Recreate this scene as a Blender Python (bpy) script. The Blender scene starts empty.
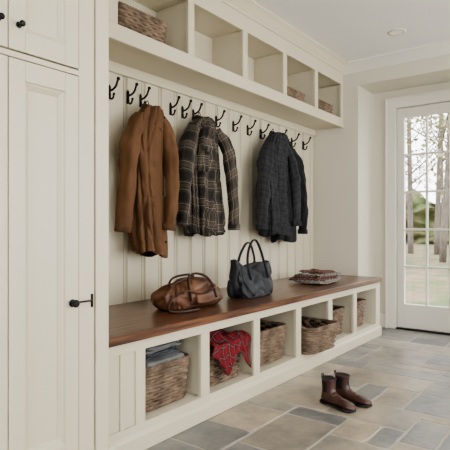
import bpy, bmesh, math, random
from mathutils import Vector, Matrix, noise
random.seed(7)
sc = bpy.context.scene
PI = math.pi
try:
    sc.view_settings.look = 'AgX - Medium High Contrast'
except Exception:
    pass

# ------------------------------------------------------------ materials
def new_mat(name):
    m = bpy.data.materials.new(name); m.use_nodes = True
    nt = m.node_tree
    return m, nt, nt.nodes['Principled BSDF']

def mat(name, col, rough=0.5, col2=None, scale=8.0, stretch=(1,1,1), bump=0.0, bscale=None, metal=0.0, detail=4.0, coat=0.0, sheen=0.0, spec=0.5):
    m, nt, b = new_mat(name)
    b.inputs['Roughness'].default_value = rough
    b.inputs['Metallic'].default_value = metal
    b.inputs['Coat Weight'].default_value = coat
    b.inputs['Coat Roughness'].default_value = 0.25
    b.inputs['Sheen Weight'].default_value = sheen
    b.inputs['Specular IOR Level'].default_value = spec
    b.inputs['Base Color'].default_value = (*col, 1)
    if col2 is not None or bump > 0:
        tc = nt.nodes.new('ShaderNodeTexCoord')
        mp = nt.nodes.new('ShaderNodeMapping'); mp.inputs['Scale'].default_value = stretch
        nt.links.new(tc.outputs['Object'], mp.inputs['Vector'])
    if col2 is not None:
        n = nt.nodes.new('ShaderNodeTexNoise'); n.inputs['Scale'].default_value = scale; n.inputs['Detail'].default_value = detail
        nt.links.new(mp.outputs[0], n.inputs['Vector'])
        r = nt.nodes.new('ShaderNodeValToRGB')
        r.color_ramp.elements[0].position = 0.35; r.color_ramp.elements[0].color = (*col, 1)
        r.color_ramp.elements[1].position = 0.68; r.color_ramp.elements[1].color = (*col2, 1)
        nt.links.new(n.outputs['Fac'], r.inputs['Fac'])
        nt.links.new(r.outputs['Color'], b.inputs['Base Color'])
    if bump > 0:
        n2 = nt.nodes.new('ShaderNodeTexNoise'); n2.inputs['Scale'].default_value = bscale or scale*4; n2.inputs['Detail'].default_value = 5
        nt.links.new(mp.outputs[0], n2.inputs['Vector'])
        bp = nt.nodes.new('ShaderNodeBump'); bp.inputs['Strength'].default_value = bump; bp.inputs['Distance'].default_value = 0.01
        nt.links.new(n2.outputs['Fac'], bp.inputs['Height'])
        nt.links.new(bp.outputs[0], b.inputs['Normal'])
    return m

def plaid(name, period, ramp_u, ramp_v, rough=0.9, fac=0.5):
    m, nt, b = new_mat(name)
    b.inputs['Roughness'].default_value = rough
    b.inputs['Specular IOR Level'].default_value = 0.2
    uv = nt.nodes.new('ShaderNodeUVMap'); uv.uv_map = 'UVMap'
    sep = nt.nodes.new('ShaderNodeSeparateXYZ'); nt.links.new(uv.outputs[0], sep.inputs[0])
    outs = []
    for ax, rp in ((0, ramp_u), (1, ramp_v)):
        mul = nt.nodes.new('ShaderNodeMath'); mul.operation = 'MULTIPLY'; mul.inputs[1].default_value = 1.0/period
        nt.links.new(sep.outputs[ax], mul.inputs[0])
        fr = nt.nodes.new('ShaderNodeMath'); fr.operation = 'FRACT'; nt.links.new(mul.outputs[0], fr.inputs[0])
        r = nt.nodes.new('ShaderNodeValToRGB'); r.color_ramp.interpolation = 'CONSTANT'
        cr = r.color_ramp
        while len(cr.elements) < len(rp): cr.elements.new(0.5)
        for e, (p, c) in zip(cr.elements, rp):
            e.position = p; e.color = (*c, 1)
        nt.links.new(fr.outputs[0], r.inputs['Fac']); outs.append(r)
    mx = nt.nodes.new('ShaderNodeMix'); mx.data_type = 'RGBA'; mx.inputs[0].default_value = fac
    nt.links.new(outs[0].outputs[0], mx.inputs[6]); nt.links.new(outs[1].outputs[0], mx.inputs[7])
    nt.links.new(mx.outputs[2], b.inputs['Base Color'])
    return m

M = {}
M['paint'] = mat('paint_cream', (0.605, 0.55, 0.425), 0.42)
M['wallpaint'] = mat('wall_paint', (0.62, 0.585, 0.49), 0.7, bump=0.03, bscale=200)
M['white'] = mat('trim_white', (0.72, 0.695, 0.62), 0.4)
M['ceil'] = mat('ceiling_paint', (0.84, 0.83, 0.81), 0.8)
M['wood'] = mat('bench_wood', (0.052, 0.020, 0.011), 0.30, (0.195, 0.082, 0.039), 5, (0.7, 12, 12), bump=0.05, bscale=20, coat=0.25, detail=8)
M['iron'] = mat('black_iron', (0.018, 0.017, 0.018), 0.42, metal=0.6)
M['wicker'] = mat('wicker', (0.115, 0.075, 0.050), 0.7, (0.25, 0.18, 0.125), 12, detail=2)
M['block_liner'] = mat('light_block_liner', (0.05, 0.030, 0.018), 0.9)
M['brown'] = mat('brown_canvas', (0.120, 0.062, 0.032), 0.8, (0.160, 0.085, 0.045), 5, bump=0.08, bscale=90, spec=0.2)
M['brown_d'] = mat('brown_lining', (0.03, 0.016, 0.010), 0.9)
M['brown_c'] = mat('brown_collar', (0.060, 0.031, 0.017), 0.9, (0.08, 0.042, 0.024), 20)
M['dark'] = mat('dark_lining', (0.012, 0.012, 0.014), 0.9)
M['black'] = mat('black_wool', (0.010, 0.010, 0.012), 0.95, (0.018, 0.018, 0.020), 8, bump=0.1, bscale=90)
M['leather'] = mat('leather_cognac', (0.06, 0.025, 0.014), 0.45, (0.175, 0.078, 0.040), 7, bump=0.3, bscale=30)
M['leather_d'] = mat('leather_dark', (0.05, 0.020, 0.011), 0.45)
M['brass'] = mat('brass', (0.5, 0.35, 0.15), 0.35, metal=1.0)
M['tote'] = mat('tote_navy', (0.008, 0.009, 0.013), 0.55, (0.016, 0.018, 0.025), 10, bump=0.15, bscale=60)
M['boot'] = mat('boot_leather', (0.038, 0.015, 0.012), 0.36, (0.080, 0.033, 0.025), 14, bump=0.1, bscale=50)
M['sole'] = mat('boot_sole', (0.014, 0.010, 0.009), 0.6)
M['gore'] = mat('boot_gore', (0.015, 0.012, 0.012), 0.9)
M['gray'] = mat('gray_cloth', (0.15, 0.155, 0.155), 0.95, (0.22, 0.225, 0.225), 12, bump=0.3, bscale=120)
M['bluegray'] = mat('bluegray_cloth', (0.045, 0.05, 0.06), 0.95, (0.09, 0.10, 0.115), 12, bump=0.3, bscale=120)
M['tan'] = mat('tan_cloth', (0.30, 0.24, 0.18), 0.95, (0.38, 0.31, 0.24), 12, bump=0.3, bscale=120)
gd = (0.026,0.024,0.022); gb=(0.29,0.25,0.205); gt=(0.125,0.095,0.072); gm_=(0.062,0.052,0.044)
R_=[(0, gd), (0.14, gm_), (0.24, gb), (0.275, gm_), (0.34, gt), (0.50, gm_), (0.58, gb), (0.615, gm_), (0.74, gd)]
M['plaid'] = plaid('jacket_plaid', 0.14, R_, R_)
q0=(0.026,0.027,0.030); q1=(0.042,0.044,0.048); q2=(0.08,0.082,0.088)
M['darkplaid'] = plaid('jacket_charcoal_check', 0.10,
    [(0, q0), (0.3, q1), (0.5, q0), (0.56, q2), (0.60, q0), (0.8, q1)],
    [(0, q0), (0.3, q1), (0.5, q0), (0.56, q2), (0.60, q0), (0.8, q1)])
r0=(0.17,0.014,0.018); r1=(0.02,0.014,0.022); r2=(0.36,0.27,0.24)
M['redplaid'] = plaid('blanket_red_plaid', 0.06,
    [(0, r0), (0.38, r1), (0.52, r2), (0.56, r1), (0.7, r0)],
    [(0, r0), (0.38, r1), (0.52, r2), (0.56, r1), (0.7, r0)])
s0=(0.13,0.045,0.040); s1=(0.32,0.26,0.22); s2=(0.05,0.05,0.06)
M['stripe_a'] = plaid('textile_red_stripe', 0.05, [(0,s0),(0.35,s1),(0.5,s2),(0.62,s0),(0.8,s1),(0.86,s0)],[(0,s0),(0.5,s0)],fac=0.25)
s3=(0.34,0.31,0.27); s4=(0.07,0.075,0.085)
M['stripe_b'] = plaid('textile_gray_stripe', 0.045, [(0,s3),(0.4,s4),(0.6,s3),(0.75,s4),(0.85,s3)],[(0,s3),(0.5,s4)],fac=0.2)
M['grout'] = mat('grout', (0.43, 0.405, 0.355), 0.9, bump=0.1, bscale=100)
M['lamp'] = mat('lamp_lens', (0.9, 0.9, 0.88), 0.4)
M['bark'] = mat('bark', (0.13, 0.105, 0.09), 0.95, (0.22, 0.185, 0.155), 6, (3,3,0.6))
M['lawn'] = mat('lawn_leaves', (0.060, 0.105, 0.028), 1.0, (0.23, 0.145, 0.10), 1.3, detail=12)
M['foliage'] = mat('far_foliage', (0.07, 0.11, 0.04), 1.0, (0.20, 0.17, 0.09), 1.2, detail=8)
M['canopy'] = mat('tree_foliage', (0.20, 0.23, 0.11), 1.0, (0.42, 0.33, 0.20), 1.5, detail=6)
gm, nt, b = new_mat('window_glass')
nt.nodes.remove(b)
tr = nt.nodes.new('ShaderNodeBsdfTransparent'); gg = nt.nodes.new('ShaderNodeBsdfGlossy'); gg.inputs['Roughness'].default_value = 0.02
mx = nt.nodes.new('ShaderNodeMixShader'); mx.inputs[0].default_value = 0.05
nt.links.new(tr.outputs[0], mx.inputs[1]); nt.links.new(gg.outputs[0], mx.inputs[2])
nt.links.new(mx.outputs[0], nt.nodes['Material Output'].inputs['Surface'])
M['glass'] = gm
sm, nt, b = new_mat('slate_tiles')
at = nt.nodes.new('ShaderNodeAttribute'); at.attribute_name = 'tilecol'
tc = nt.nodes.new('ShaderNodeTexCoord')
n = nt.nodes.new('ShaderNodeTexNoise'); n.inputs['Scale'].default_value = 3.2; n.inputs['Detail'].default_value = 9; n.inputs['Roughness'].default_value = 0.68
nt.links.new(tc.outputs['Object'], n.inputs['Vector'])
r = nt.nodes.new('ShaderNodeValToRGB')
r.color_ramp.elements[0].position = 0.3; r.color_ramp.elements[0].color = (0.52, 0.54, 0.56, 1)
r.color_ramp.elements[1].position = 0.70; r.color_ramp.elements[1].color = (1.5, 1.38, 1.20, 1)
nt.links.new(n.outputs['Fac'], r.inputs['Fac'])
mx = nt.nodes.new('ShaderNodeMix'); mx.data_type = 'RGBA'; mx.blend_type = 'MULTIPLY'; mx.inputs[0].default_value = 1
nt.links.new(at.outputs['Color'], mx.inputs[6]); nt.links.new(r.outputs[0], mx.inputs[7])
nt.links.new(mx.outputs[2], b.inputs['Base Color'])
n2 = nt.nodes.new('ShaderNodeTexNoise'); n2.inputs['Scale'].default_value = 10; n2.inputs['Detail'].default_value = 7
nt.links.new(tc.outputs['Object'], n2.inputs['Vector'])
bp = nt.nodes.new('ShaderNodeBump'); bp.inputs['Strength'].default_value = 0.5; bp.inputs['Distance'].default_value = 0.012
nt.links.new(n2.outputs['Fac'], bp.inputs['Height']); nt.links.new(bp.outputs[0], b.inputs['Normal'])
b.inputs['Roughness'].default_value = 0.38
M['slate'] = sm

# ------------------------------------------------------------ mesh builder
class MB:
    def __init__(s, *mats):
        s.v=[]; s.f=[]; s.mi=[]; s.sm=[]; s.uv=[]; s.mats=list(mats)
    def m(s, k):
        if k not in s.mats: s.mats.append(k)
        return s.mats.index(k)
    def face(s, idx, k, smooth=False, uv=None):
        s.f.append(idx); s.mi.append(s.m(k)); s.sm.append(smooth); s.uv.append(uv)
    def box(s, x0,x1,y0,y1,z0,z1,k):
        b=len(s.v)
        s.v += [(x0,y0,z0),(x1,y0,z0),(x1,y1,z0),(x0,y1,z0),(x0,y0,z1),(x1,y0,z1),(x1,y1,z1),(x0,y1,z1)]
        for q in ((0,3,2,1),(4,5,6,7),(0,1,5,4),(1,2,6,5),(2,3,7,6),(3,0,4,7)):
            s.face([b+i for i in q], k)
    def grid(s, rows, k, closed=True, cap0=False, cap1=False, uvs=None, capk=None, smooth=True):
        b=len(s.v); n=len(rows[0]); R=len(rows)
        for rw in rows: s.v += [tuple(p) for p in rw]
        U=[[0]*(n+1) for _ in range(R)]; V=[[0]*(n+1) for _ in range(R)]
        for i in range(R):
            acc=0
            for j in range(n):
                p=Vector(rows[i][j]); q=Vector(rows[i][(j+1)%n]); U[i][j]=acc; acc+=(q-p).length
            U[i][n]=acc
            for j in range(n+1): U[i][j]-=acc*0.5
            if i>0:
                for j in range(n+1): V[i][j]=V[i-1][j]+(Vector(rows[i][j%n])-Vector(rows[i-1][j%n])).length
        mm = n if closed else n-1
        for i in range(R-1):
            for j in range(mm):
                j2=(j+1)%n
                uv=[(U[i][j],V[i][j]),(U[i][j+1],V[i][j+1]),(U[i+1][j+1],V[i+1][j+1]),(U[i+1][j],V[i+1][j])]
                s.face([b+i*n+j,b+i*n+j2,b+(i+1)*n+j2,b+(i+1)*n+j],k,smooth,uv)
        if cap0: s.face([b+j for j in range(n)][::-1], capk or k, False)
        if cap1: s.face([b+(R-1)*n+j for j in range(n)], capk or k, False)
    def tube(s, pts, rad, k, seg=8, closed=False, flat=1.0, wr=0.0, seed=0, caps=True, capk=None, up=None, wf=0.55):
        pts=[Vector(p) for p in pts]; N=len(pts)
        if not isinstance(rad,(list,tuple)): rad=[rad]*N
        rows=[]; prev=None
        for i,p in enumerate(pts):
            if closed: t=(pts[(i+1)%N]-pts[i-1])
            else: t=pts[min(i+1,N-1)]-pts[max(i-1,0)]
            t.normalize()
            if prev is None:
                a = Vector(up) if up else (Vector((0,0,1)) if abs(t.z)<0.9 else Vector((1,0,0)))
            else: a=prev
            nrm=(a-t*a.dot(t)).normalized(); prev=nrm; bn=t.cross(nrm)
            row=[]
            for j in range(seg):
                th=2*PI*j/seg
                rr=rad[i]
                if wr: 
                    rr*=1+wr*noise.noise(Vector((math.cos(th)*1.2+seed, math.sin(th)*1.2, i*wf)))+0.4*wr*noise.noise(Vector((math.cos(th)*2.4+seed, math.sin(th)*2.4+9, i*wf*2)))
                row.append(p+nrm*math.cos(th)*rr*flat+bn*math.sin(th)*rr)
            rows.append(row)
        if closed: rows.append(rows[0])
        s.grid(rows,k,True,caps and not closed,caps and not closed,capk=capk)
    def sphere(s, c, r, k, sx=1,sy=1,sz=1,seg=12,rings=8):
        rows=[]
        for i in range(rings+1):
            a=PI*i/rings-PI/2
            rr=max(math.cos(a),0.001)
            rows.append([(c[0]+sx*r*rr*math.cos(2*PI*j/seg),c[1]+sy*r*rr*math.sin(2*PI*j/seg),c[2]+sz*r*math.sin(a)) for j in range(seg)])
        s.grid(rows,k)
    def cyl(s, p0,p1,r,k,seg=20,r2=None):
        s.tube([p0,p1],[r,r if r2 is None else r2],k,seg=seg)
    def prism(s, prof, axis, a0, a1, k):
        def P(q,a):
            return {'x':(a,q[0],q[1]),'y':(q[0],a,q[1]),'z':(q[0],q[1],a)}[axis]
        s.grid([[P(q,a0) for q in prof],[P(q,a1) for q in prof]],k,True,True,True,smooth=False)
    def obj(s, name, bevel=0, loc=None, rot=None, solid=0, subsurf=0, parent=None):
        me=bpy.data.meshes.new(name); me.from_pydata([tuple(v) for v in s.v],[],s.f)
        for k in s.mats: me.materials.append(M[k])
        uvl=me.uv_layers.new(name='UVMap')
        for p,mi,sm_,uv in zip(me.polygons,s.mi,s.sm,s.uv):
            p.material_index=mi; p.use_smooth=sm_
            if uv and len(uv)==p.loop_total:
                for l,u in zip(p.loop_indices,uv): uvl.data[l].uv=u
        bm=bmesh.new(); bm.from_mesh(me); bmesh.ops.recalc_face_normals(bm,faces=bm.faces); bm.to_mesh(me); bm.free()
        o=bpy.data.objects.new(name,me); sc.collection.objects.link(o)
        if loc: o.location=loc
        if rot: o.rotation_euler=rot
        if solid:
            md=o.modifiers.new('solid','SOLIDIFY'); md.thickness=solid; md.offset=0
        if bevel:
            md=o.modifiers.new('bevel','BEVEL'); md.width=bevel; md.segments=2; md.limit_method='ANGLE'; md.angle_limit=math.radians(50)
        if subsurf:
            md=o.modifiers.new('ss','SUBSURF'); md.levels=subsurf; md.render_levels=subsurf
        if parent: o.parent=parent
        return o

def catmull(P, t):
    n=len(P)-1; x=t*n; i=min(int(x),n-1); f=x-i
    p0=P[max(i-1,0)];p1=P[i];p2=P[i+1];p3=P[min(i+2,n)]
    return [0.5*((2*b)+(-a+c)*f+(2*a-5*b+4*c-d)*f*f+(-a+3*b-3*c+d)*f**3) for a,b,c,d in zip(p0,p1,p2,p3)]
def spl(P,n): return [Vector(catmull(P,i/(n-1))) for i in range(n)]
def sup(c,e): return math.copysign(abs(c)**e,c)
def N3(x,y,z): return noise.noise(Vector((x,y,z)))

# ------------------------------------------------------------ dimensions
XE=4.603; YW=2.343; YB=1.662; YS=2.03; YC=1.60; XC=1.33; H=2.60; XD=5.00; XB=-1.9; YR=-2.3

# ------------------------------------------------------------ room shell
fb=MB('slate','grout')
u=0.1525; nx=int((5.3-XB)/u)+1; ny=int((YW-YR)/u)+1
rg=random.Random(21)
gx=[XB]+[XB+i*u+rg.uniform(-0.035,0.035) for i in range(1,nx+1)]
gy=[YR]+[YR+j*u+rg.uniform(-0.035,0.035) for j in range(1,ny+1)]
occ=[[False]*ny for _ in range(nx)]
cols=[(0.225,0.232,0.235),(0.275,0.27,0.26),(0.34,0.31,0.265),(0.18,0.188,0.198),(0.37,0.325,0.27),(0.25,0.252,0.25),(0.31,0.285,0.255),(0.39,0.335,0.265),(0.28,0.235,0.195),(0.33,0.315,0.29),(0.21,0.22,0.23)]
tcol=[]
fb.box(XB,5.12,YR,YW,-0.06,-0.003,'grout'); tcol+= [(0.3,0.3,0.3)]*6
sizes=[(3,2),(2,3),(3,3),(2,2),(4,2),(4,3),(2,1),(1,2),(2,4)]
for j in range(ny):
    for i in range(nx):
        if occ[i][j]: continue
        random.shuffle(sizes)
        for (a,bb) in sizes+[(1,1)]:
            if i+a>nx or j+bb>ny: continue
            if any(occ[i+p][j+q] for p in range(a) for q in range(bb)): continue
            break
        for p in range(a):
            for q in range(bb): occ[i+p][j+q]=True
        g=0.006; x0=gx[i]+g; x1=min(gx[i+a]-g,5.11); y0=gy[j]+g; y1=min(gy[j+bb]-g,YW-0.004)
        if x1-x0<0.02 or y1-y0<0.02: continue
        dz=random.uniform(-0.0015,0.0)
        c=random.choice(cols); f=random.uniform(0.85,1.12)
        per=[]
        def edge(ax,ay,bx,by,nx_,ny_):
            L=math.hypot(bx-ax,by-ay); k=max(2,int(L/0.04))
            for s in range(k):
                t=s/k; px=ax+(bx-ax)*t; py=ay+(by-ay)*t
                o=0.0065*N3(px*12,py*12,i*3.1+j)+ (0.004 if s==0 else 0)
                per.append((px+nx_*o+(0.0015 if s==0 else 0)*(1 if nx_==0 else 0)*(1 if bx>ax else -1),py+ny_*o))
        edge(x0,y0,x1,y0,0,1); edge(x1,y0,x1,y1,-1,0); edge(x1,y1,x0,y1,0,-1); edge(x0,y1,x0,y0,1,0)
        cx=(x0+x1)/2; cy=(y0+y1)/2
        def ins(d): return [(px-math.copysign(min(d,abs(px-cx)),px-cx),py-math.copysign(min(d,abs(py-cy)),py-cy)) for px,py in per]
        n0=len(fb.f)
        fb.grid([[(p[0],p[1],-0.02) for p in per],[(p[0],p[1],dz-0.0022) for p in per],[(p[0],p[1],dz-0.0006) for p in ins(0.0018)],[(p[0],p[1],dz) for p in ins(0.005)]],'slate',True,False,True)
        tcol+=[(c[0]*f,c[1]*f,c[2]*f)]*(len(fb.f)-n0)
fo=fb.obj('floor')
ca=fo.data.color_attributes.new('tilecol','FLOAT_COLOR','CORNER')
for p in fo.data.polygons:
    c=tcol[p.index]
    for l in p.loop_indices: ca.data[l].color=(*c,1)

b=MB(); b.box(XB,XD+0.2,YR,YW+0.1,H,H+0.1,'ceil'); b.obj('ceiling')

b=MB()
b.box(XB,XE+0.001,YW+0.018,YW+0.12,0,H,'wallpaint')
prof=[]; x=XC-0.3; pw=0.152
prof.append((x,YW+0.022))
while x<XE-0.001:
    x2=min(x+pw,XE)
    prof += [(x,YW+0.016),(x+0.008,YW),(x2-0.030,YW),(x2-0.023,YW+0.015),(x2-0.016,YW+0.003),(x2-0.008,YW+0.003),(x2-0.001,YW+0.016)]
    x=x2
prof.append((XE,YW+0.022))
b.prism(prof,'z',0.30,2.02,'paint')
b.obj('wall_left')

OY1=1.875; OY0=0.42; OH=2.37
b=MB()
b.box(XE,XD+0.1,OY1,YW+0.12,0,H,'wallpaint')
b.box(XE,XD+0.1,YR,OY0,0,H,'wallpaint')
b.box(XE,XD+0.1,OY0,OY1,OH,H,'wallpaint')
DY1=1.640; DY0=0.650; DH=2.19
b.box(XD,XD+0.1,DY1,OY1,0,OH,'wallpaint')
b.box(XD,XD+0.1,OY0,DY0,0,OH,'wallpaint')
b.box(XD,XD+0.1,DY0,DY1,DH,OH,'wallpaint')
b.obj('wall_end')
b=MB(); cw=0.085
b.box(XD-0.022,XD,DY1,DY1+cw,0,DH+cw,'white')
b.box(XD-0.022,XD,DY0-cw,DY0,0,DH+cw,'white')
b.box(XD-0.022,XD,DY0,DY1,DH,DH+cw,'white')
b.box(XD-0.034,XD,DY1+cw,DY1+cw+0.018,0,DH+cw+0.018,'white')
b.box(XD-0.034,XD,DY0-cw-0.018,DY0-cw,0,DH+cw+0.018,'white')
b.box(XD-0.034,XD,DY0-cw,DY1+cw,DH+cw,DH+cw+0.018,'white')
b.obj('trim_1',bevel=0.004)
root=bpy.data.objects.new('door_1',None); sc.collection.objects.link(root)
b=MB(); g=0.004; x0,x1=XD+0.015,XD+0.06
st=0.068; ly0=DY0+g; ly1=DY1-g; gz0=0.25; gz1=2.09
b.box(x0,x1,ly1-st,ly1,0.015,DH-g,'white'); b.box(x0,x1,ly0,ly0+st,0.015,DH-g,'white')
b.box(x0,x1,ly0+st,ly1-st,0.015,gz0,'white'); b.box(x0,x1,ly0+st,ly1-st,gz1,DH-g,'white')
gw=(ly1-ly0-2*st); 
for i in range(1,4):
    yy=ly0+st+gw*i/4; b.box(x0+0.008,x1-0.008,yy-0.010,yy+0.010,gz0,gz1,'white')
for i in range(1,5):
    zz=gz0+(gz1-gz0)*i/5; b.box(x0+0.0085,x1-0.0085,ly0+st,ly1-st,zz-0.010,zz+0.010,'white')
b.obj('leaf',bevel=0.003,parent=root)
b=MB(); b.box(x0+0.02,x0+0.024,ly0+st,ly1-st,gz0,gz1,'glass'); b.obj('glazing',parent=root)
b=MB(); b.box(XD-0.02,XD+0.1,DY0,DY1,0,0.014,'iron'); b.obj('threshold',parent=root)
b=MB(); b.box(x0-0.008,x0,ly0+0.015,ly0+0.055,0.92,1.14,'iron'); b.cyl((x0-0.05,ly0+0.035,1.0),(x0,ly0+0.035,1.0),0.009,'iron'); b.cyl((x0-0.05,ly0+0.025,1.0),(x0-0.05,ly0+0.14,1.0),0.008,'iron'); b.obj('lever_handle',parent=root)

def wall_open(name, plane, axis, a0,a1, ops, thick):
    b=MB(); cur=a0
    def bx(s0,s1,z0,z1):
        if axis=='x': b.box(s0,s1,min(plane,plane+thick),max(plane,plane+thick),z0,z1,'wallpaint')
        else: b.box(min(plane,plane+thick),max(plane,plane+thick),s0,s1,z0,z1,'wallpaint')
    for (o0,o1,z0,z1) in ops:
        bx(cur,o0,0,H); bx(o0,o1,0,z0); bx(o0,o1,z1,H); cur=o1
    bx(cur,a1,0,H)
    b.obj(name)
def window(name, plane, axis, o0,o1,z0,z1, off):
    b=MB(); w=0.05
    def bx(s0,s1,za,zb,d=0.03,k='white'):
        p=plane+off
        if axis=='x': b.box(s0,s1,p-d/2,p+d/2,za,zb,k)
        else: b.box(p-d/2,p+d/2,s0,s1,za,zb,k)
    bx(o0,o0+w,z0,z1); bx(o1-w,o1,z0,z1); bx(o0+w,o1-w,z0,z0+w); bx(o0+w,o1-w,z1-w,z1)
    for i in (1,2): 
        s=o0+(o1-o0)*i/3; bx(s-0.01,s+0.01,z0+w,z1-w,0.02)
    s=(z0+z1)/2; bx(o0+w,o1-w,s-0.01,s+0.01,0.021)
    bx(o0+w,o1-w,z0+w,z1-w,0.004,'glass')
    b.obj(name)
wall_open('wall_right',YR,'x',XB-0.1,XD+0.2,[(-0.6,1.2,0.6,2.3),(2.2,4.2,0.6,2.3)],-0.12)
window('window_1',YR,'x',-0.6,1.2,0.6,2.3,-0.06)
window('window_2',YR,'x',2.2,4.2,0.6,2.3,-0.06)
wall_open('wall_back',XB,'y',YR,YW+0.1,[(-1.4,1.0,0.6,2.3)],-0.12)
window('window_3',XB,'y',-1.4,1.0,0.6,2.3,-0.06)

def crown_prof(p, sgn, s=1.0):
    return [(p,H),(p,H-0.10*s),(p+sgn*0.010,H-0.10*s),(p+sgn*0.014,H-0.085*s),(p+sgn*0.026,H-0.068*s),(p+sgn*0.048,H-0.038*s),(p+sgn*0.064,H-0.022*s),(p+sgn*0.072,H-0.018*s),(p+sgn*0.072,H)]
b=MB(); b.prism(crown_prof(XE,-1),'y',YR,YS-0.001,'white'); b.obj('trim_2')
b=MB()
b.box(XE-0.014,XE,YR,OY0,0,0.13,'white'); b.obj('baseboard_end',bevel=0.003)
b=MB()
b.box(XE+0.001,XD,OY1-0.014,OY1,0,0.13,'white')
b.box(XD-0.014,XD,DY1+cw+0.019,OY1-0.014,0,0.13,'white'); b.obj('baseboard_recess',bevel=0.003)

# ------------------------------------------------------------ upper cubbies
b=MB()
dv=[1.725,2.343,2.93,3.49,4.04,4.590]
zb0,zb1,zt=1.98,2.07,2.40
b.box(XC,XE-0.001,YS,YS+0.022,zb0,zb1,'paint')
b.box(XC,XE-0.001,YS,YS+0.022,zt,H-0.001,'paint')
b.box(XC,XE-0.001,YS+0.022,YW-0.001,zb0+0.012,zb0+0.034,'paint')
b.box(XC,XE-0.001,YS+0.022,YW-0.001,zb1-0.02,zb1,'paint')
b.box(XC,XE-0.001,YS+0.022,YW-0.001,zt+0.01,zt+0.03,'paint')
b.box(XC,XE-0.001,YW-0.02,YW-0.0005,zb1,zt+0.01,'paint')
b.box(XC,1.755,YS,YS+0.022,zb1,zt,'paint')
b.box(1.735,1.755,YS+0.022,YW-0.02,zb1,zt,'paint')
for d in dv[1:-1]:
    b.box(d-0.028,d+0.028,YS,YS+0.022,zb1,zt,'paint')
    b.box(d-0.011,d+0.011,YS+0.022,YW-0.02,zb1,zt+0.01,'paint')
b.box(XE-0.04,XE-0.001,YS,YS+0.022,zb1,zt,'paint')
b.box(XE-0.02,XE-0.001,YS+0.022,YW-0.02,zb1,zt,'paint')
b.box(XC,XE-0.001,YS-0.010,YS,zb0,zb0+0.02,'paint')
b.box(XC,XE-0.001,YW-0.02,YW-0.001,1.93,zb0+0.012,'paint')
b.prism(crown_prof(YS,-1,0.9),'x',XC,XE-0.001,'paint')
b.obj('wall_cubby_shelf',bevel=0.0025)

# ------------------------------------------------------------ bench
b=MB()
BT0,BT1=0.50,0.54
XBs=XC+0.002; XBe=XE-0.002
bd=[1.57,2.03,2.52,3.04,3.54,4.02,4.50]
b.box(XBs,XBe,YB-0.022,YW-0.001,BT0,BT1,'wood')
sw=0.034
b.box(XBs,XBe,YB,YB+0.022,0.45,BT0,'paint')
b.box(XBs,XBe,YB,YB+0.022,0.0,0.12,'paint')
b.box(XBs,bd[0]+sw-0.005,YB+0.008,YB+0.022,0.12,0.45,'paint')
b.box(XBs,1.385,YB,YB+0.008,0.12,0.45,'paint'); b.box(1.45,1.475,YB,YB+0.008,0.12,0.45,'paint'); b.box(1.54,bd[0]+sw-0.005,YB,YB+0.008,0.12,0.45,'paint')
for d in bd[1:-1]:
    b.box(d-sw,d+sw,YB,YB+0.022,0.12,0.45,'paint')
    b.box(d-0.011,d+0.011,YB+0.022,YW-0.03,0.12,0.48,'paint')
b.box(bd[-1]-0.0,XBe,YB,YB+0.022,0.12,0.45,'paint')
b.box(bd[0]+0.01,bd[0]+sw-0.005,YB+0.022,YW-0.03,0.12,0.48,'paint')
b.box(bd[-1],bd[-1]+0.02,YB+0.022,YW-0.03,0.12,0.48,'paint')
b.box(XBe-0.02,XBe,YB+0.022,YW-0.001,0.0,0.499,'paint')
b.box(XBs,XBe-0.02,YB+0.022,YW-0.03,0.10,0.12,'paint')
b.box(XBs,XBe-0.02,YB+0.022,YW-0.03,0.48,0.499,'paint')
b.box(XBs,XBe-0.02,YW-0.03,YW-0.001,0.0,0.499,'paint')
b.prism([(YB,0.001),(YB-0.018,0.001),(YB-0.018,0.07),(YB-0.014,0.08),(YB-0.004,0.088),(YB,0.09)],'x',XBs,XBe,'paint')
b.obj('mudroom_bench',bevel=0.0025)

# ------------------------------------------------------------ tall cabinet
b=MB()
xL=-0.35
b.box(xL,XC,YC+0.026,YW-0.001,0.0,H-0.001,'paint')
def frame_door(x0,x1,z0,z1,cols_,st,rail,y=YC,t=0.026,kp='paint'):
    yf=y-0.004
    b.box(x0,x0+st,yf,y+t,z0,z1,kp); b.box(x1-st,x1,yf,y+t,z0,z1,kp)
    b.box(x0+st,x1-st,yf,y+t,z0,z0+rail,kp); b.box(x0+st,x1-st,yf,y+t,z1-rail,z1,kp)
    edges=[x0+st]+[c for pr in cols_ for c in pr]+[x1-st]
    for (m0,m1) in cols_: b.box(m0,m1,yf,y+t,z0+rail,z1-rail,kp)
    for i in range(0,len(edges),2):
        p0,p1=edges[i],edges[i+1]; q0_,q1_=z0+rail,z1-rail
        rows=[]
        for ins_,dy in ((0,0.000),(0.004,0.004),(0.007,0.004),(0.020,0.014),(0.022,0.018)):
            rows.append([(p0+ins_,y+dy,q0_+ins_),(p1-ins_,y+dy,q0_+ins_),(p1-ins_,y+dy,q1_-ins_),(p0+ins_,y+dy,q1_-ins_)])
        b.grid(rows,kp,True,False,True,smooth=False)
b.box(1.19,1.262,YC,YC+0.026,0,H-0.001,'paint')
b.box(1.267,XC,YC-0.006,YC+0.026,0,H-0.001,'paint')
b.box(xL,1.19,YC,YC+0.026,1.583,1.603,'paint')
b.box(xL,1.19,YC,YC+0.026,2.40,H-0.001,'paint')
b.box(xL,1.19,YC,YC+0.026,0.0,0.12,'paint')
for z0_,z1_ in ((0.125,1.578),(1.608,2.395)):
    for (a_,c_) in ((0.905,1.186),(0.620,0.901),(0.335,0.616),(0.05,0.331)):
        frame_door(a_,c_,z0_,z1_,[],0.060,0.070)
b.box(xL,0.047,YC,YC+0.026,0.12,2.40,'paint')
b.prism(crown_prof(YC,-1,0.9),'x',xL,XC,'paint')
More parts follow.
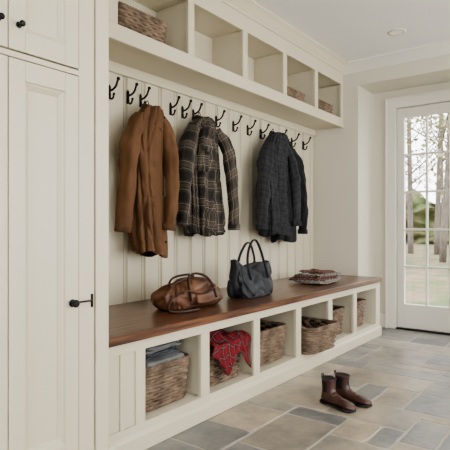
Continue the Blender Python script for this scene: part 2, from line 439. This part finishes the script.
b.box(xL,XC,YC-0.016,YC-0.007,0.001,0.11,'paint'); b.box(xL,XC,YC-0.0075,YC+0.001,0.001,0.11,'paint')
def knob(x,z,r=0.015):
    y=YC-0.004
    b.cyl((x,y,z),(x,y-0.005,z),r*1.0,'iron',20)
    b.cyl((x,y-0.004,z),(x,y-0.018,z),r*0.4,'iron',12)
    b.sphere((x,y-0.025,z),r,'iron',1,0.75,1,16,10)
knob(1.156,0.717,0.015); knob(0.940,1.695,0.011); knob(0.866,1.695,0.011)
b.box(1.168,1.245,YC-0.013,YC-0.006,0.714,0.721,'iron')
b.cyl((1.25,YC-0.002,0.69),(1.25,YC-0.002,0.742),0.005,'iron',10)
b.obj('tall_cabinet',bevel=0.002)

# ------------------------------------------------------------ hooks
hb=MB()
hb.tube(spl([(0,-0.004,-0.055),(0,-0.006,-0.03),(0,-0.006,0.0),(0,-0.004,0.03)],8),[0.008,0.013,0.014,0.012,0.012,0.013,0.012,0.006],'iron',10,flat=0.4)
hb.tube(spl([(0,-0.006,0.0),(0,-0.03,-0.004),(0,-0.062,0.012),(0,-0.078,0.042),(0,-0.084,0.050)],14),[0.008]*3+[0.0065]*11,'iron',8)
hb.sphere((0,-0.085,0.053),0.011,'iron')
hb.tube(spl([(0,-0.006,-0.035),(0,-0.02,-0.055),(0,-0.038,-0.052),(0,-0.046,-0.032)],10),0.006,'iron',8)
hb.sphere((0,-0.047,-0.03),0.0085,'iron')
hx=[1.955,2.10,2.205,2.48,2.60,2.715,2.98,3.20,3.40,3.60,3.90,4.13,4.36]
h0=hb.obj('coat_hook',loc=(hx[0],YW,1.82))
for x in hx[1:]:
    h=h0.copy(); h.location=(x,YW,1.82); sc.collection.objects.link(h); h.name='coat_hook'

# ------------------------------------------------------------ garments
def jacket(name, rows, sleeves, K, KL, seed, cyc=2.215, front=0.45, collar=None, buttons=4, pockets=(), amp=0.010, hemtilt=0.0, KC=None, ymax=None):
    ymax = ymax or YW-0.012
    b=MB(K)
    n=144; R=80
    G=[]
    for i in range(R):
        z,xl,xr,dp=catmull(rows,i/(R-1))
        t=i/(R-1); row=[]
        cx=(xl+xr)/2; a=(xr-xl)/2; bb=dp/2
        for j in range(n):
            th=2*PI*j/n
            c,s=math.cos(th),math.sin(th)
            g=0.2+0.9*t
            f=amp*g*(math.sin(5*th+seed+0.6*math.sin(z*4+seed))*0.8+0.6*math.sin(11*th+2*seed+z*2))
            f+=0.022*N3(c*1.8+seed,s*1.8,z*2.2)
            f-=0.030*(max(0,0.26-abs(N3(c*2.0+seed+5,s*2.0,z*1.0)))/0.26)**2*g
            f-=0.014*(max(0,0.22-abs(N3(c*1.6+seed+2,s*1.6+z*2.2,z*3.2)))/0.22)**2
            dth=math.atan2(math.sin(th-(-PI/2+front)),math.cos(th-(-PI/2+front)))
            f-=0.018*math.exp(-(dth/0.05)**2)
            x=cx+sup(c,0.85)*(a+f); y=cyc+sup(s,0.85)*(bb+f)
            y=min(y,ymax)
            hem=(0.014*math.sin(3*th+seed)+hemtilt*c)*t**3
            row.append((x,y,z+hem))
        G.append(row)
    b.grid(G,K,True,True,False)
    mxx=sum(q[0] for q in G[-1])/n
    b.grid([[tuple(p) for p in G[-1]],[((p[0]-mxx)*0.95+mxx,(p[1]-cyc)*0.9+cyc,p[2]+0.02) for p in G[-1]],[((p[0]-mxx)*0.9+mxx,(p[1]-cyc)*0.85+cyc,p[2]+0.09) for p in G[-1]]],KL,True,False,True)
    jc=int(((-PI/2+front)%(2*PI))/(2*PI)*n)
    strip=[]
    for i in range(6,R-1,1):
        r_=G[i]; L=[]
        for k,off in ((-6,0.001),(-5,0.008),(-1,0.009),(1,0.008),(2,0.0)):
            p=Vector(r_[(jc+k)%n]); cxx=sum(q[0] for q in r_)/n
            d=Vector((p.x-cxx,p.y-cyc,0)).normalized()
            base=p if k not in (-1,1) else Vector(r_[(jc-5)%n]).lerp(Vector(r_[(jc+4)%n]),0.4 if k==-1 else 0.8)
            L.append(base+d*off)
        strip.append(L)
    b.grid(strip,K,False)
    for k in range(buttons):
        i=int(10+(len(strip)-18)*k/max(buttons-1,1)); p=strip[i][2]
        b.sphere((p.x,p.y-0.003,p.z),0.008,KL,1,0.5,1,10,6)
    for (th0,z0,w,hh) in pockets:
        i0=min(range(R),key=lambda i:abs(G[i][0][2]-z0)); i1=min(range(R),key=lambda i:abs(G[i][0][2]-(z0-hh)))
        j0=int((th0%(2*PI))/(2*PI)*n)
        for (ia,ib,e0,ww) in ((i0,i1,0.006,w),(i0-1,i0+int((i1-i0)*0.34),0.010,w+1)):
            pk=[]
            for i in range(ia,ib+1):
                L=[]; cxx=sum(q[0] for q in G[i])/n
                for jj in range(-ww,ww+1):
                    p=Vector(G[i][(j0+jj)%n]); d=Vector((p.x-cxx,p.y-cyc,0)).normalized()
                    e=0.0 if abs(jj)==ww or i in (ia,ib) else e0
                    L.append(p+d*e)
                pk.append(L)
            b.grid(pk,K,False)
    for si,(path,rad) in enumerate(sleeves):
        NP=48
        P=spl(path,NP); RR=[catmull([(r,) for r in rad],i/(NP-1))[0] for i in range(NP)]
        for i in range(NP): 
            RR[i]*=1+0.045*max(0,math.sin(i*0.8+seed+si))*(1 if 14<i<36 else 0.25)
        b.tube(P,RR,K,28,wr=0.28,seed=seed+si*3,capk=KL,flat=0.80,wf=0.15)
        e=P[-1]; d=(P[-1]-P[-4]).normalized()
        b.tube([e-d*0.04,e-d*0.035,e-d*0.0,e+d*0.004,e-d*0.01],[RR[-1]*0.9,RR[-1]*1.05,RR[-1]*1.06,RR[-1]*1.0,RR[-1]*0.85],K,28,capk=KL,flat=0.84)
    cx,cy,cz,ra,rb,hh=collar
    KC=KC or K
    CG=[]
    for j in range(61):
        t=j/60; a=math.radians(-90+math.degrees(front)*0.6+24+ (360-48)*t)
        e=abs(t-0.5)*2
        drop=hh*(1.1+1.1*e**3)
        L=[]
        for (rr,zz) in ((0.80,-0.02),(0.86,0.0),(0.94,hh*0.55),(1.0,hh*0.6),(1.10,hh*0.5),(1.32+0.15*e,hh*0.5-drop*0.55),(1.55+0.38*e,hh*0.5-drop),(1.50+0.36*e,hh*0.5-drop-0.005)):
            tilt=-0.06*e*e+0.008*N3(t*4+seed,rr*2,0)
            rr2=rr+0.07*N3(t*4+seed,zz*20,3)
            L.append((cx+math.cos(a)*ra*rr2,min(cy+math.sin(a)*rb*rr2,ymax),cz+zz+tilt))
        CG.append(L)
    b.grid(CG,KC,False)
    b.sphere((cx,cy,cz-0.01),1.0,KL,ra*0.84,rb*0.84,0.012,20,6)
    b.tube(spl([(cx-0.02,cy+rb*0.8,cz+hh*0.3),(cx,cy+rb*0.75,cz+hh*1.0),(cx+0.02,cy+rb*0.8,cz+hh*0.3)],8),0.003,KL,6)
    return b.obj(name)

jacket('brown_canvas_coat',
 [(1.745,2.135,2.245,0.10),(1.69,2.075,2.265,0.14),(1.61,2.03,2.265,0.16),(1.45,2.01,2.265,0.17),(1.2,2.01,2.265,0.18),(1.0,2.025,2.275,0.18),(0.84,2.045,2.285,0.18)],
 [([(2.09,2.21,1.67),(2.00,2.19,1.55),(1.955,2.17,1.38),(1.925,2.16,1.17),(1.91,2.17,0.98)],[0.045,0.056,0.056,0.052,0.048]),
  ([(2.22,2.18,1.67),(2.235,2.13,1.55),(2.235,2.10,1.38),(2.225,2.09,1.16),(2.21,2.10,0.99)],[0.040,0.050,0.048,0.045,0.042])],
 'brown','brown_d',1.3,collar=(2.185,2.215,1.735,0.056,0.052,0.056),buttons=4,pockets=((-PI/2-0.5,1.16,10,0.15),),hemtilt=-0.02,KC='brown_c')
jacket('plaid_wool_jacket',
 [(1.765,2.63,2.745,0.10),(1.71,2.57,2.80,0.14),(1.62,2.52,2.82,0.17),(1.45,2.50,2.83,0.17),(1.2,2.51,2.85,0.18),(0.955,2.53,2.87,0.18)],
 [([(2.58,2.21,1.69),(2.50,2.19,1.57),(2.455,2.18,1.40),(2.43,2.17,1.20),(2.425,2.17,1.02)],[0.045,0.056,0.054,0.049,0.045]),
  ([(2.78,2.18,1.69),(2.835,2.13,1.57),(2.85,2.10,1.40),(2.86,2.09,1.20),(2.87,2.09,0.99)],[0.045,0.054,0.052,0.048,0.044])],
 'plaid','dark',4.1,collar=(2.685,2.215,1.755,0.058,0.052,0.056),buttons=5,pockets=((-PI/2-0.45,1.50,9,0.12),))
jacket('black_wool_jacket',
 [(1.775,3.75,3.87,0.09),(1.72,3.70,3.94,0.11),(1.62,3.68,4.00,0.12),(1.40,3.66,4.02,0.13),(1.15,3.66,4.03,0.14),(0.885,3.67,4.05,0.14)],
 [([(3.76,2.26,1.69),(3.73,2.26,1.57),(3.72,2.26,1.40),(3.71,2.26,1.20),(3.71,2.26,1.05)],[0.03,0.04,0.04,0.04,0.035]),
  ([(3.91,2.22,1.69),(3.98,2.19,1.57),(4.01,2.17,1.38),(4.02,2.16,1.16),(4.02,2.16,0.95)],[0.040,0.054,0.052,0.048,0.044])],
 'black','dark',2.9,cyc=2.25,collar=(3.82,2.245,1.77,0.056,0.046,0.05),buttons=0)
jacket('charcoal_jacket',
 [(1.795,3.56,3.67,0.10),(1.74,3.49,3.72,0.14),(1.64,3.43,3.73,0.16),(1.45,3.40,3.73,0.17),(1.2,3.40,3.74,0.18),(0.94,3.41,3.75,0.18)],
 [([(3.51,2.19,1.70),(3.42,2.17,1.58),(3.37,2.16,1.40),(3.335,2.15,1.18),(3.325,2.15,0.99)],[0.045,0.060,0.058,0.053,0.048]),
  ([(3.66,2.15,1.70),(3.70,2.10,1.58),(3.715,2.07,1.40),(3.72,2.06,1.20),(3.72,2.06,1.02)],[0.042,0.052,0.050,0.046,0.042])],
 'darkplaid','dark',7.7,cyc=2.175,collar=(3.615,2.185,1.785,0.060,0.052,0.056),buttons=5,pockets=((-PI/2-0.5,1.15,9,0.14),))

# ------------------------------------------------------------ generic loft
def loft(b, rows, K, cx, cy, n=64, R=36, e=0.7, nz=0.01, seed=0, cap=True, ns=6.0, capk=None, fold=0.0, fk=7, crease=0.0, zf=None):
    G=[]
    for i in range(R):
        z,a,bb,ox,oy=catmull(rows,i/(R-1)); row=[]
        for j in range(n):
            th=2*PI*j/n; c,s=math.cos(th),math.sin(th)
            f=nz*N3(c*ns*0.3+seed,s*ns*0.3,z*ns*1.5)+0.5*nz*N3(c*ns+seed,s*ns,z*ns*3)
            f-=crease*(max(0,0.3-abs(N3(c*2.2+seed*2,s*2.2,z*9)))/0.3)**3
            f+=fold*math.sin(fk*th+seed+z*8)*(i/(R-1))
            zz=z+(zf(c,s,i/(R-1)) if zf else 0)
            row.append((cx+ox+sup(c,e)*(a+f), cy+oy+sup(s,e)*(bb+f), zz))
        G.append(row)
    b.grid(G,K,True,cap,cap,capk=capk)
    return G

# leather bag
b=MB('leather')
bx,by,z0=2.225,1.95,BT1+0.002
bzf=lambda c,s,t: (-0.022*c*c+0.010*math.sin(c*4+1))*max(0,(t-0.45)*1.8)
loft(b,[(z0,0.205,0.085,0,0),(z0+0.010,0.228,0.105,0,0),(z0+0.045,0.240,0.118,0,0),(z0+0.09,0.232,0.105,0,0),(z0+0.125,0.205,0.075,0.0,0),(z0+0.148,0.175,0.042,0,0),(z0+0.156,0.160,0.022,0,0)],'leather',bx,by,n=120,R=56,e=0.6,nz=0.034,seed=2.2,ns=5,fold=0.006,fk=11,crease=0.016,zf=bzf)
b.tube(spl([(bx-0.17,by,z0+0.128),(bx-0.06,by-0.01,z0+0.158),(bx+0.05,by+0.006,z0+0.156),(bx+0.17,by,z0+0.128)],20),0.010,'leather_d',8,wr=0.3)
b.tube(spl([(bx-0.115,by-0.125,z0+0.05),(bx-0.11,by-0.100,z0+0.12),(bx-0.085,by-0.075,z0+0.180),(bx-0.01,by-0.065,z0+0.195),(bx+0.07,by-0.075,z0+0.170),(bx+0.10,by-0.105,z0+0.115),(bx+0.11,by-0.125,z0+0.05)],36),0.010,'leather_d',8,flat=0.6)
b.tube(spl([(bx-0.105,by+0.075,z0+0.11),(bx-0.09,by+0.045,z0+0.165),(bx-0.02,by+0.01,z0+0.183),(bx+0.06,by+0.02,z0+0.168),(bx+0.10,by+0.075,z0+0.11)],30),0.010,'leather_d',8,flat=0.6)
b.tube(spl([(bx+0.19,by-0.04,z0+0.10),(bx+0.10,by-0.115,z0+0.112),(bx-0.03,by-0.135,z0+0.085),(bx-0.16,by-0.12,z0+0.11),(bx-0.235,by-0.08,z0+0.06),(bx-0.265,by-0.10,z0+0.012),(bx-0.20,by-0.16,z0+0.008),(bx-0.10,by-0.165,z0+0.008)],50),0.008,'leather_d',8,flat=0.55)
for sx in (-0.19,0.19):
    b.tube([(bx+sx,by-0.045+0.013*math.cos(a*PI/6),z0+0.10+0.013*math.sin(a*PI/6)) for a in range(12)],0.003,'brass',6,closed=True)
fl=[]
for i in range(9):
    t=i/8
    fl.append([(bx-0.075+0.15*s/10, by-0.09-0.042*math.sin(min(t*1.6,1)*PI/2)-0.005*math.sin(PI*s/10), z0+0.115-0.075*t-0.008*math.sin(PI*s/10)*t) for s in range(11)])
b.grid(fl,'leather',False)
b.obj('leather_handbag')

# tote
b=MB('tote')
tx,ty=2.81,1.91
tzf=lambda c,s,t: (0.030*abs(c)**3-0.012+0.012*math.sin(c*5))*max(0,(t-0.5)*2)
G=loft(b,[(z0,0.160,0.075,0,0),(z0+0.008,0.182,0.09,0,0),(z0+0.06,0.196,0.095,0,0),(z0+0.14,0.194,0.078,0,0),(z0+0.20,0.190,0.050,0,0),(z0+0.225,0.190,0.034,0,0)],'tote',tx,ty,n=110,R=50,nz=0.032,seed=5.5,ns=3.2,fold=0.008,fk=8,crease=0.018,e=0.72,zf=tzf,cap=False)
b.grid([G[0],G[0]],'tote',True,True,False)
b.grid([G[-1],[((p[0]-tx)*0.96+tx,(p[1]-ty)*0.8+ty,p[2]-0.002) for p in G[-1]],[((p[0]-tx)*0.9+tx,(p[1]-ty)*0.8+ty,p[2]-0.07) for p in G[-1]]],'dark',True,False,True)
for yy,dz,dx in ((-0.055,0.0,0.0),(0.045,-0.02,0.012)):
    b.tube(spl([(tx-0.105+dx,ty+yy*1.5,z0+0.12),(tx-0.10+dx,ty+yy*0.9,z0+0.22),(tx-0.075+dx,ty+yy*0.7,z0+0.31+dz),(tx-0.02+dx,ty+yy*0.6,z0+0.372+dz),(tx+0.03+dx,ty+yy*0.6,z0+0.368+dz),(tx+0.075+dx,ty+yy*0.7,z0+0.30+dz),(tx+0.10+dx,ty+yy*0.9,z0+0.22),(tx+0.105+dx,ty+yy*1.5,z0+0.12)],40),0.0105,'tote',8,flat=0.5)
b.obj('tote_bag')

def fold_item(b, cx,cy,z,w,d,h,K,seed,n=2,e=0.3,wz=0.006):
    for k in range(n):
        hh=h/n; zz=z+k*hh
        zf=lambda c,s,t: wz*N3(c*2+seed,s*2,seed+k*0.3)*(1 if t>0.5 else 0.7)
        loft(b,[(zz,w/2-0.016,d/2-0.016,0,0),(zz+hh*0.15,w/2-0.004,d/2-0.004,0,0),(zz+hh*0.5,w/2,d/2,0,0),(zz+hh*0.85,w/2-0.004,d/2-0.004,0,0),(zz+hh*0.98,w/2-0.02,d/2-0.02,0,0),(zz+hh,w/2-0.08,d/2-0.08,0,0)],K,cx+random.uniform(-.008,.008),cy+random.uniform(-.008,.008),n=72,R=12,e=e,nz=0.05,seed=seed+k*1.7,ns=3,zf=zf)
b=MB('stripe_b'); zz=BT1+0.008
for i,(K,h,w,d,dx,dy) in enumerate((('stripe_b',0.030,0.38,0.27,0,0),('stripe_a',0.028,0.34,0.26,-0.01,0.01),('stripe_b',0.022,0.35,0.24,0.02,0.0),('stripe_a',0.018,0.27,0.20,0.03,0.015))):
    fold_item(b,3.83+dx,1.92+dy,zz,w,d,h,K,i*2.0+0.7,n=2,e=0.45,wz=0.016); zz+=h*0.92
b.obj('folded_textiles_stack')

# ------------------------------------------------------------ baskets
def rr_pt(w,d,r,t):
    segs=[('l',w-2*r),('a',PI*r/2),('l',d-2*r),('a',PI*r/2),('l',w-2*r),('a',PI*r/2),('l',d-2*r),('a',PI*r/2)]
    L=sum(s[1] for s in segs); s=(t%1)*L
    corners=[(-w/2+r,-d/2,0),(w/2-r,-d/2+r,-90),(w/2,-d/2+r,90),(w/2-r,d/2-r,0),(w/2-r,d/2,180),(-w/2+r,d/2-r,90),(-w/2,d/2-r,270),(-w/2+r,-d/2+r,180)]
    for (ty_,l),c in zip(segs,corners):
        if s<=l:
            if ty_=='l':
                a=math.radians(c[2]); nrm=Vector((math.sin(a),-math.cos(a)))
                return Vector((c[0]+math.cos(a)*s,c[1]+math.sin(a)*s)),nrm
            a=math.radians(c[2])+s/r; nrm=Vector((math.cos(a),math.sin(a)))
            return Vector((c[0],c[1]))+nrm*r,nrm
        s-=l
    return Vector((-w/2+r,-d/2)),Vector((0,-1))
def basket(name, loc, w,d,h, rot=(0,0,0), S=30, rows=None, taper=0.88):
    b=MB('wicker','block_liner')
    rows=rows or max(5,int(h/0.0175))
    r=min(w,d)*0.16
    sr=h/rows*0.52
    def sc_(z): return taper+(1-taper)*z/h
    for i in range(rows):
        z=0.006+(h-0.016)*(i+0.5)/rows; k=sc_(z); pts=[]
        N=S*3
        for q in range(N):
            p,nn=rr_pt(w*k,d*k,r*k,q/N)
            o=0.006*math.cos(2*PI*(S/2)*q/N+PI*i)-0.008
            pts.append((p.x+nn.x*o,p.y+nn.y*o,z+0.002*N3(q*.3,i*2.0,w)))
        b.tube(pts,sr,'wicker',6,closed=True)
    for q in range(S):
        pts=[]
        for z in (0.0,h*0.5,h-0.006):
            k=sc_(z); p,nn=rr_pt(w*k,d*k,r*k,q/S); pts.append((p.x-nn.x*0.008,p.y-nn.y*0.008,z+0.004))
        b.tube(pts,0.0035,'wicker',5)
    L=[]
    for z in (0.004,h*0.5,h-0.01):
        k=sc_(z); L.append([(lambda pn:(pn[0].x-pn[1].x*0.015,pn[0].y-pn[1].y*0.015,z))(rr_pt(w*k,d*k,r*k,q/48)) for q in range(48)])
    b.grid(L,'block_liner',True,True,False)  # dark liner added behind the weave to block light
    for ph in (0,1,2):
        pts=[]; N=96
        for q in range(N):
            p,nn=rr_pt(w,d,r,q/N); a=2*PI*20*q/N+ph*2*PI/3
            o=-0.006+0.006*math.cos(a); pts.append((p.x+nn.x*o,p.y+nn.y*o,h-0.004+0.006*math.sin(a)))
        b.tube(pts,0.0055,'wicker',5,closed=True)
    pts=[]
    for q in range(60):
        p,nn=rr_pt(w*taper,d*taper,r*taper,q/60); pts.append((p.x-nn.x*0.004,p.y-nn.y*0.004,0.006))
    b.tube(pts,0.006,'wicker',5,closed=True)
    return b.obj(name,loc=loc,rot=rot)
zc=0.1215
basket('wicker_basket',(1.80,1.885,zc),0.37,0.36,0.215)
basket('wicker_basket',(2.275,1.885,zc),0.38,0.36,0.215)
basket('wicker_basket',(2.78,1.885,zc),0.40,0.36,0.225)
basket('wicker_basket',(3.285,1.76,zc),0.40,0.40,0.185,rot=(0,0,math.radians(-5)))
basket('wicker_basket',(3.78,1.90,zc),0.38,0.36,0.215)
basket('wicker_basket',(4.255,1.90,zc),0.37,0.36,0.225)
basket('wicker_basket',(1.975,2.17,zb1+0.001),0.40,0.24,0.135,S=30)
basket('wicker_basket',(3.76,2.18,zb1+0.001),0.36,0.2,0.10,S=26)
basket('wicker_basket',(4.31,2.18,zb1+0.001),0.40,0.2,0.11,S=26)

b=MB('gray')
fold_item(b,1.80,1.885,0.27,0.30,0.29,0.085,'gray',1.0)
fold_item(b,1.81,1.885,0.357,0.29,0.28,0.03,'bluegray',4.0)
fold_item(b,1.80,1.885,0.388,0.28,0.27,0.03,'gray',6.0)
b.obj('folded_gray_blanket')
def drape(name, cx, yb, yf, zrim, w, hang, K, seed, offs=0.02, lump=0.05):
    b=MB(K); rows=[]
    N=46
    for i in range(N):
        t=i/(N-1); row=[]
        for j in range(41):
            s=j/40
            x=cx-w/2+w*s
            nzv=N3(x*9+seed,t*5,seed)+0.6*N3(x*24+seed,t*7,seed)
            hh=hang*(0.85+0.9*N3(s*3+seed,1,2)+0.25*math.sin(s*9))
            if t<0.58:
                q=t/0.58; y=yb+(yf-yb)*q; z=zrim+lump*math.sin(PI*min(q,1)**0.8)*(0.45+0.55*math.sin(PI*s))+0.045*nzv+offs
                z=max(z,zrim+0.012) if q>0.75 else z
            else:
                q=(t-0.58)/0.42; y=yf-0.016-0.016*math.sin(q*PI/2)-0.022*abs(nzv); z=zrim+0.03*(1-q)-hh*q
            x+=0.016*math.sin(t*9+seed)-0.03*(s-0.5)*t
            row.append((x,y,z))
        rows.append(row)
    b.grid(rows,K,False)
    return b.obj(name,solid=0.006,subsurf=1)
drape('red_plaid_blanket',2.285,2.0,1.70,0.336,0.37,0.12,'redplaid',3.3,lump=0.06)
def lump(b,c,r,K,seed,sx=1,sy=1,sz=1):
    rows=[]
    for i in range(17):
        a=PI*i/16-PI/2; rr=max(math.cos(a),0.001); row=[]
        for j in range(28):
            th=2*PI*j/28; p=Vector((rr*math.cos(th),rr*math.sin(th),math.sin(a)))
            k=r*(1+0.35*noise.noise(p*1.8+Vector((seed,0,0)))+0.12*noise.noise(p*5+Vector((seed,3,0))))
            row.append((c[0]+p.x*k*sx,c[1]+p.y*k*sy,c[2]+p.z*k*sz))
        rows.append(row)
    b.grid(rows,K)
b=MB('dark')
lump(b,(3.73,1.88,0.335),0.10,'bluegray',2,1.3,1.1,0.5); lump(b,(3.84,1.86,0.33),0.07,'dark',5,1.1,1.2,0.7)
b.obj('knit_scarf')
b=MB('dark'); lump(b,(4.25,1.88,0.345),0.09,'tan',3,1.4,1.2,0.35); b.obj('wool_hat')

# ------------------------------------------------------------ boots / shoes
def boot_mesh(b, T, tall=0.178, kb='boot', shoe=False):
    S=[((.052,tall),(-.056,tall+.004),.043),((.047,.15),(-.052,.148),.041),((.046,.118),(-.050,.108),.038),((.056,.098),(-.056,.072),.036),((.070,.087),(-.064,.035),.037),((.088,.078),(-.045,.019),.037),((.115,.070),(.030,.017),.038),((.145,.063),(.090,.017),.043),((.175,.056),(.145,.017),.046),((.20,.046),(.185,.017),.040),((.214,.032),(.208,.019),.022),((.216,.025),(.214,.021),.006)]
    if shoe: S=S[3:]
    R=40; G=[]; P=[(f[0],f[1],bk[0],bk[1],w) for f,bk,w in S]
    n=28
    for i in range(R):
        fx,fz,bxx,bz,w=catmull(P,i/(R-1)); row=[]
        cx=(fx+bxx)/2; cz=(fz+bz)/2; hx_=(fx-bxx)/2; hz=(fz-bz)/2
        for j in range(n):
            th=2*PI*j/n; c=math.cos(th); s=math.sin(th)
            cr=0.0015*math.sin(i*1.3+c*3) if 10<i<24 else 0
            row.append(T(cx+hx_*sup(c,.9)+cr, w*sup(s,.85), max(cz+hz*sup(c,.9)+cr,0.016)))
        G.append(row)
    b.grid(G,kb,True,True,True,capk='gore')
    out=[(-.068,.012),(-.062,.028),(-.04,.036),(0,.036),(.05,.036),(.10,.045),(.15,.051),(.19,.045),(.212,.028),(.222,.010)]
    O=[(l,w) for l,w in out]+[(l,-w) for l,w in reversed(out)]
    b.grid([[T(l*.99,w*.97,0.008) for l,w in O],[T(l,w,0.010) for l,w in O],[T(l,w,0.018) for l,w in O],[T(l*.99,w*.95,0.020) for l,w in O]],'sole',True,True,True,smooth=False)
    H_=[(-.066,.012),(-.06,.028),(-.03,.035),(0.0,.034),(0.0,-.034),(-.03,-.035),(-.06,-.028),(-.066,-.012)]
    b.grid([[T(l,w,0.0) for l,w in H_],[T(l,w,0.012) for l,w in H_]],'sole',True,True,True,smooth=False)
    b.grid([[T(l+.13,w*1.25,z) for l,w in ((-.03,.03),(.03,.036),(.07,.026),(.075,0),(.07,-.026),(.03,-.036),(-.03,-.03))] for z in (0.0,0.010)],'sole',True,True,True,smooth=False)
    if not shoe:
        for sg in (1,-1):
            q=[]
            for i in range(6):
                t=i/5; z=0.165-0.075*t; hw=0.026-0.008*t
                q.append([T(-.004+hw*a, sg*(0.0435-0.004*t-0.004*a*a+0.0015), z) for a in (-1,-.5,0,.5,1)])
            b.grid(q,'gore',False)
        b.tube([T(-.054,.008,.165),T(-.060,.008,.195),T(-.057,0,.20),T(-.060,-.008,.195),T(-.054,-.008,.165)],0.003,'gore',6)
        b.tube([T(-.002+.055*math.cos(a*PI/10),.0435*sup(math.sin(a*PI/10),.9),tall+0.002-.002*math.cos(a*PI/10)) for a in range(20)],0.003,kb,6,closed=True)
def place(ox,oy,oz,ang,tilt=0,scale=1.0,mir=1):
    m=Matrix.Translation((ox,oy,oz))@Matrix.Rotation(ang,4,'Z')@Matrix.Rotation(tilt,4,'Y')@Matrix.Scale(scale,4)
    return lambda l,w,z: tuple(m@Vector((l,w*mir,z)))
b=MB('boot'); boot_mesh(b,place(2.62,1.24,0.001,math.radians(-106),scale=0.82)); b.obj('ankle_boot')
b=MB('boot'); boot_mesh(b,place(2.725,1.205,0.001,math.radians(-96),scale=0.82,mir=-1)); b.obj('ankle_boot')
b=MB('dark')
boot_mesh(b,place(3.22,1.84,0.25,math.radians(-70),tilt=0.35,scale=.9),kb='leather_d',shoe=True)
boot_mesh(b,place(3.36,1.82,0.25,math.radians(-120),tilt=0.3,scale=.9),kb='leather_d',shoe=True)
lump(b,(3.28,1.76,0.22),0.10,'bluegray',8,1.5,1.3,0.5)
b.obj('leather_shoes')

# ------------------------------------------------------------ ceiling light
b=MB('white'); lx,ly=4.10,1.34
b.grid([[(lx+r_*math.cos(2*PI*j/32),ly+r_*math.sin(2*PI*j/32),z) for j in range(32)] for r_,z in ((0.072,H-0.0005),(0.070,H-0.006),(0.055,H-0.007),(0.045,H-0.001))],'white',True)
b.grid([[(lx+r_*math.cos(2*PI*j/32),ly+r_*math.sin(2*PI*j/32),z) for j in range(32)] for r_,z in ((0.046,H-0.002),(0.0455,H-0.0015))],'lamp',True,True,True)
b.obj('recessed_ceiling_light')

# ------------------------------------------------------------ outdoors
b=MB(); b.box(5.13,60,-30,40,-0.30,-0.12,'lawn'); b.obj('lawn')
b=MB('bark','canopy')
for i in range(26):
    x=random.uniform(13,32); y=x*random.uniform(0.08,0.38)+random.uniform(-1,1); r0=random.uniform(0.05,0.14)
    ln=random.uniform(-0.05,0.05)
    P=spl([(x,y,-0.115),(x+ln*3,y+ln*5,3),(x+ln*5,y+ln*12,7),(x+ln*4,y+ln*15,12)],9)
    b.tube(P,[r0*(1-0.06*q) for q in range(9)],'bark',8)
    for q in range(7):
        h=random.uniform(2.0,8); a=random.uniform(0,6.28); l=random.uniform(1,3)
        b.tube([(x,y,h),(x+math.cos(a)*l*.5,y+math.sin(a)*l*.5,h+l*.35),(x+math.cos(a)*l,y+math.sin(a)*l,h+l*.9)],[r0*.3,r0*.2,r0*.08],'bark',5)
        ex,ey,ez=x+math.cos(a)*l,y+math.sin(a)*l,h+l*.9
        for w_ in range(46):
            px=ex+random.gauss(0,.65); py=ey+random.gauss(0,.65); pz=ez+random.gauss(0,.5); s_=random.uniform(.05,.10)
            d1=Vector((random.uniform(-1,1),random.uniform(-1,1),random.uniform(-1,1))).normalized()*s_
            d2=Vector((random.uniform(-1,1),random.uniform(-1,1),random.uniform(-1,1))).normalized()*s_
            k0=len(b.v); c0=Vector((px,py,pz))
            b.v += [tuple(c0-d1),tuple(c0+d2),tuple(c0+d1),tuple(c0-d2)]
            b.face([k0,k0+1,k0+2,k0+3],'canopy')
b.obj('woodland_trees')
b=MB('foliage')
rows=[]
for i in range(14):
    z=-0.11+i*0.24; rows.append([(36+2*N3(j*.4,i*.5,0), -8+j*0.7, z+1.2*N3(j*.5,3,i*.2)*(i/13)) for j in range(60)])
b.grid(rows,'foliage',False); b.obj('distant_hedgerow')

# ------------------------------------------------------------ lighting
w=bpy.data.worlds.new('World'); sc.world=w; w.use_nodes=True
bg=w.node_tree.nodes['Background']; bg.inputs[0].default_value=(0.93,0.96,1.0,1); bg.inputs[1].default_value=5.5
def area(name,loc,rot,sx,sy,e,col):
    l=bpy.data.lights.new(name,'AREA'); l.shape='RECTANGLE'; l.size=sx; l.size_y=sy; l.energy=e; l.color=col
    o=bpy.data.objects.new(name,l); o.location=loc; o.rotation_euler=rot; sc.collection.objects.link(o)
area('added_window_fill_a',(0.3,YR+0.02,1.45),(math.radians(90),0,0),1.7,1.6,20,(1,0.98,0.945))  # area lamp added just inside an unseen window to mimic its daylight
area('added_window_fill_b',(3.2,YR+0.02,1.45),(math.radians(90),0,0),1.9,1.6,62,(1,0.985,0.955))  # main added lamp, stands in for daylight from the unseen right side
area('added_window_fill_c',(XB+0.02,-0.2,1.45),(math.radians(90),0,math.radians(-90)),2.3,1.6,11,(1,0.98,0.945))  # weak lamp added at the unseen rear opening, imitates window light
s=bpy.data.lights.new('sun','SUN'); s.energy=2; s.angle=0.1; s.color=(1,0.95,0.88)
so=bpy.data.objects.new('sun',s); so.rotation_euler=(math.radians(40),0,math.radians(-20)); sc.collection.objects.link(so)

# ------------------------------------------------------------ camera
cam=bpy.data.cameras.new('camera'); co=bpy.data.objects.new('camera',cam); sc.collection.objects.link(co)
cam.sensor_width=36; cam.lens=40; cam.shift_y=0.0067; cam.clip_start=0.05
co.location=(0,0,1.0)
d=Vector((0.798,0.603,0)); co.rotation_euler=d.to_track_quat('-Z','Y').to_euler()
sc.camera=co
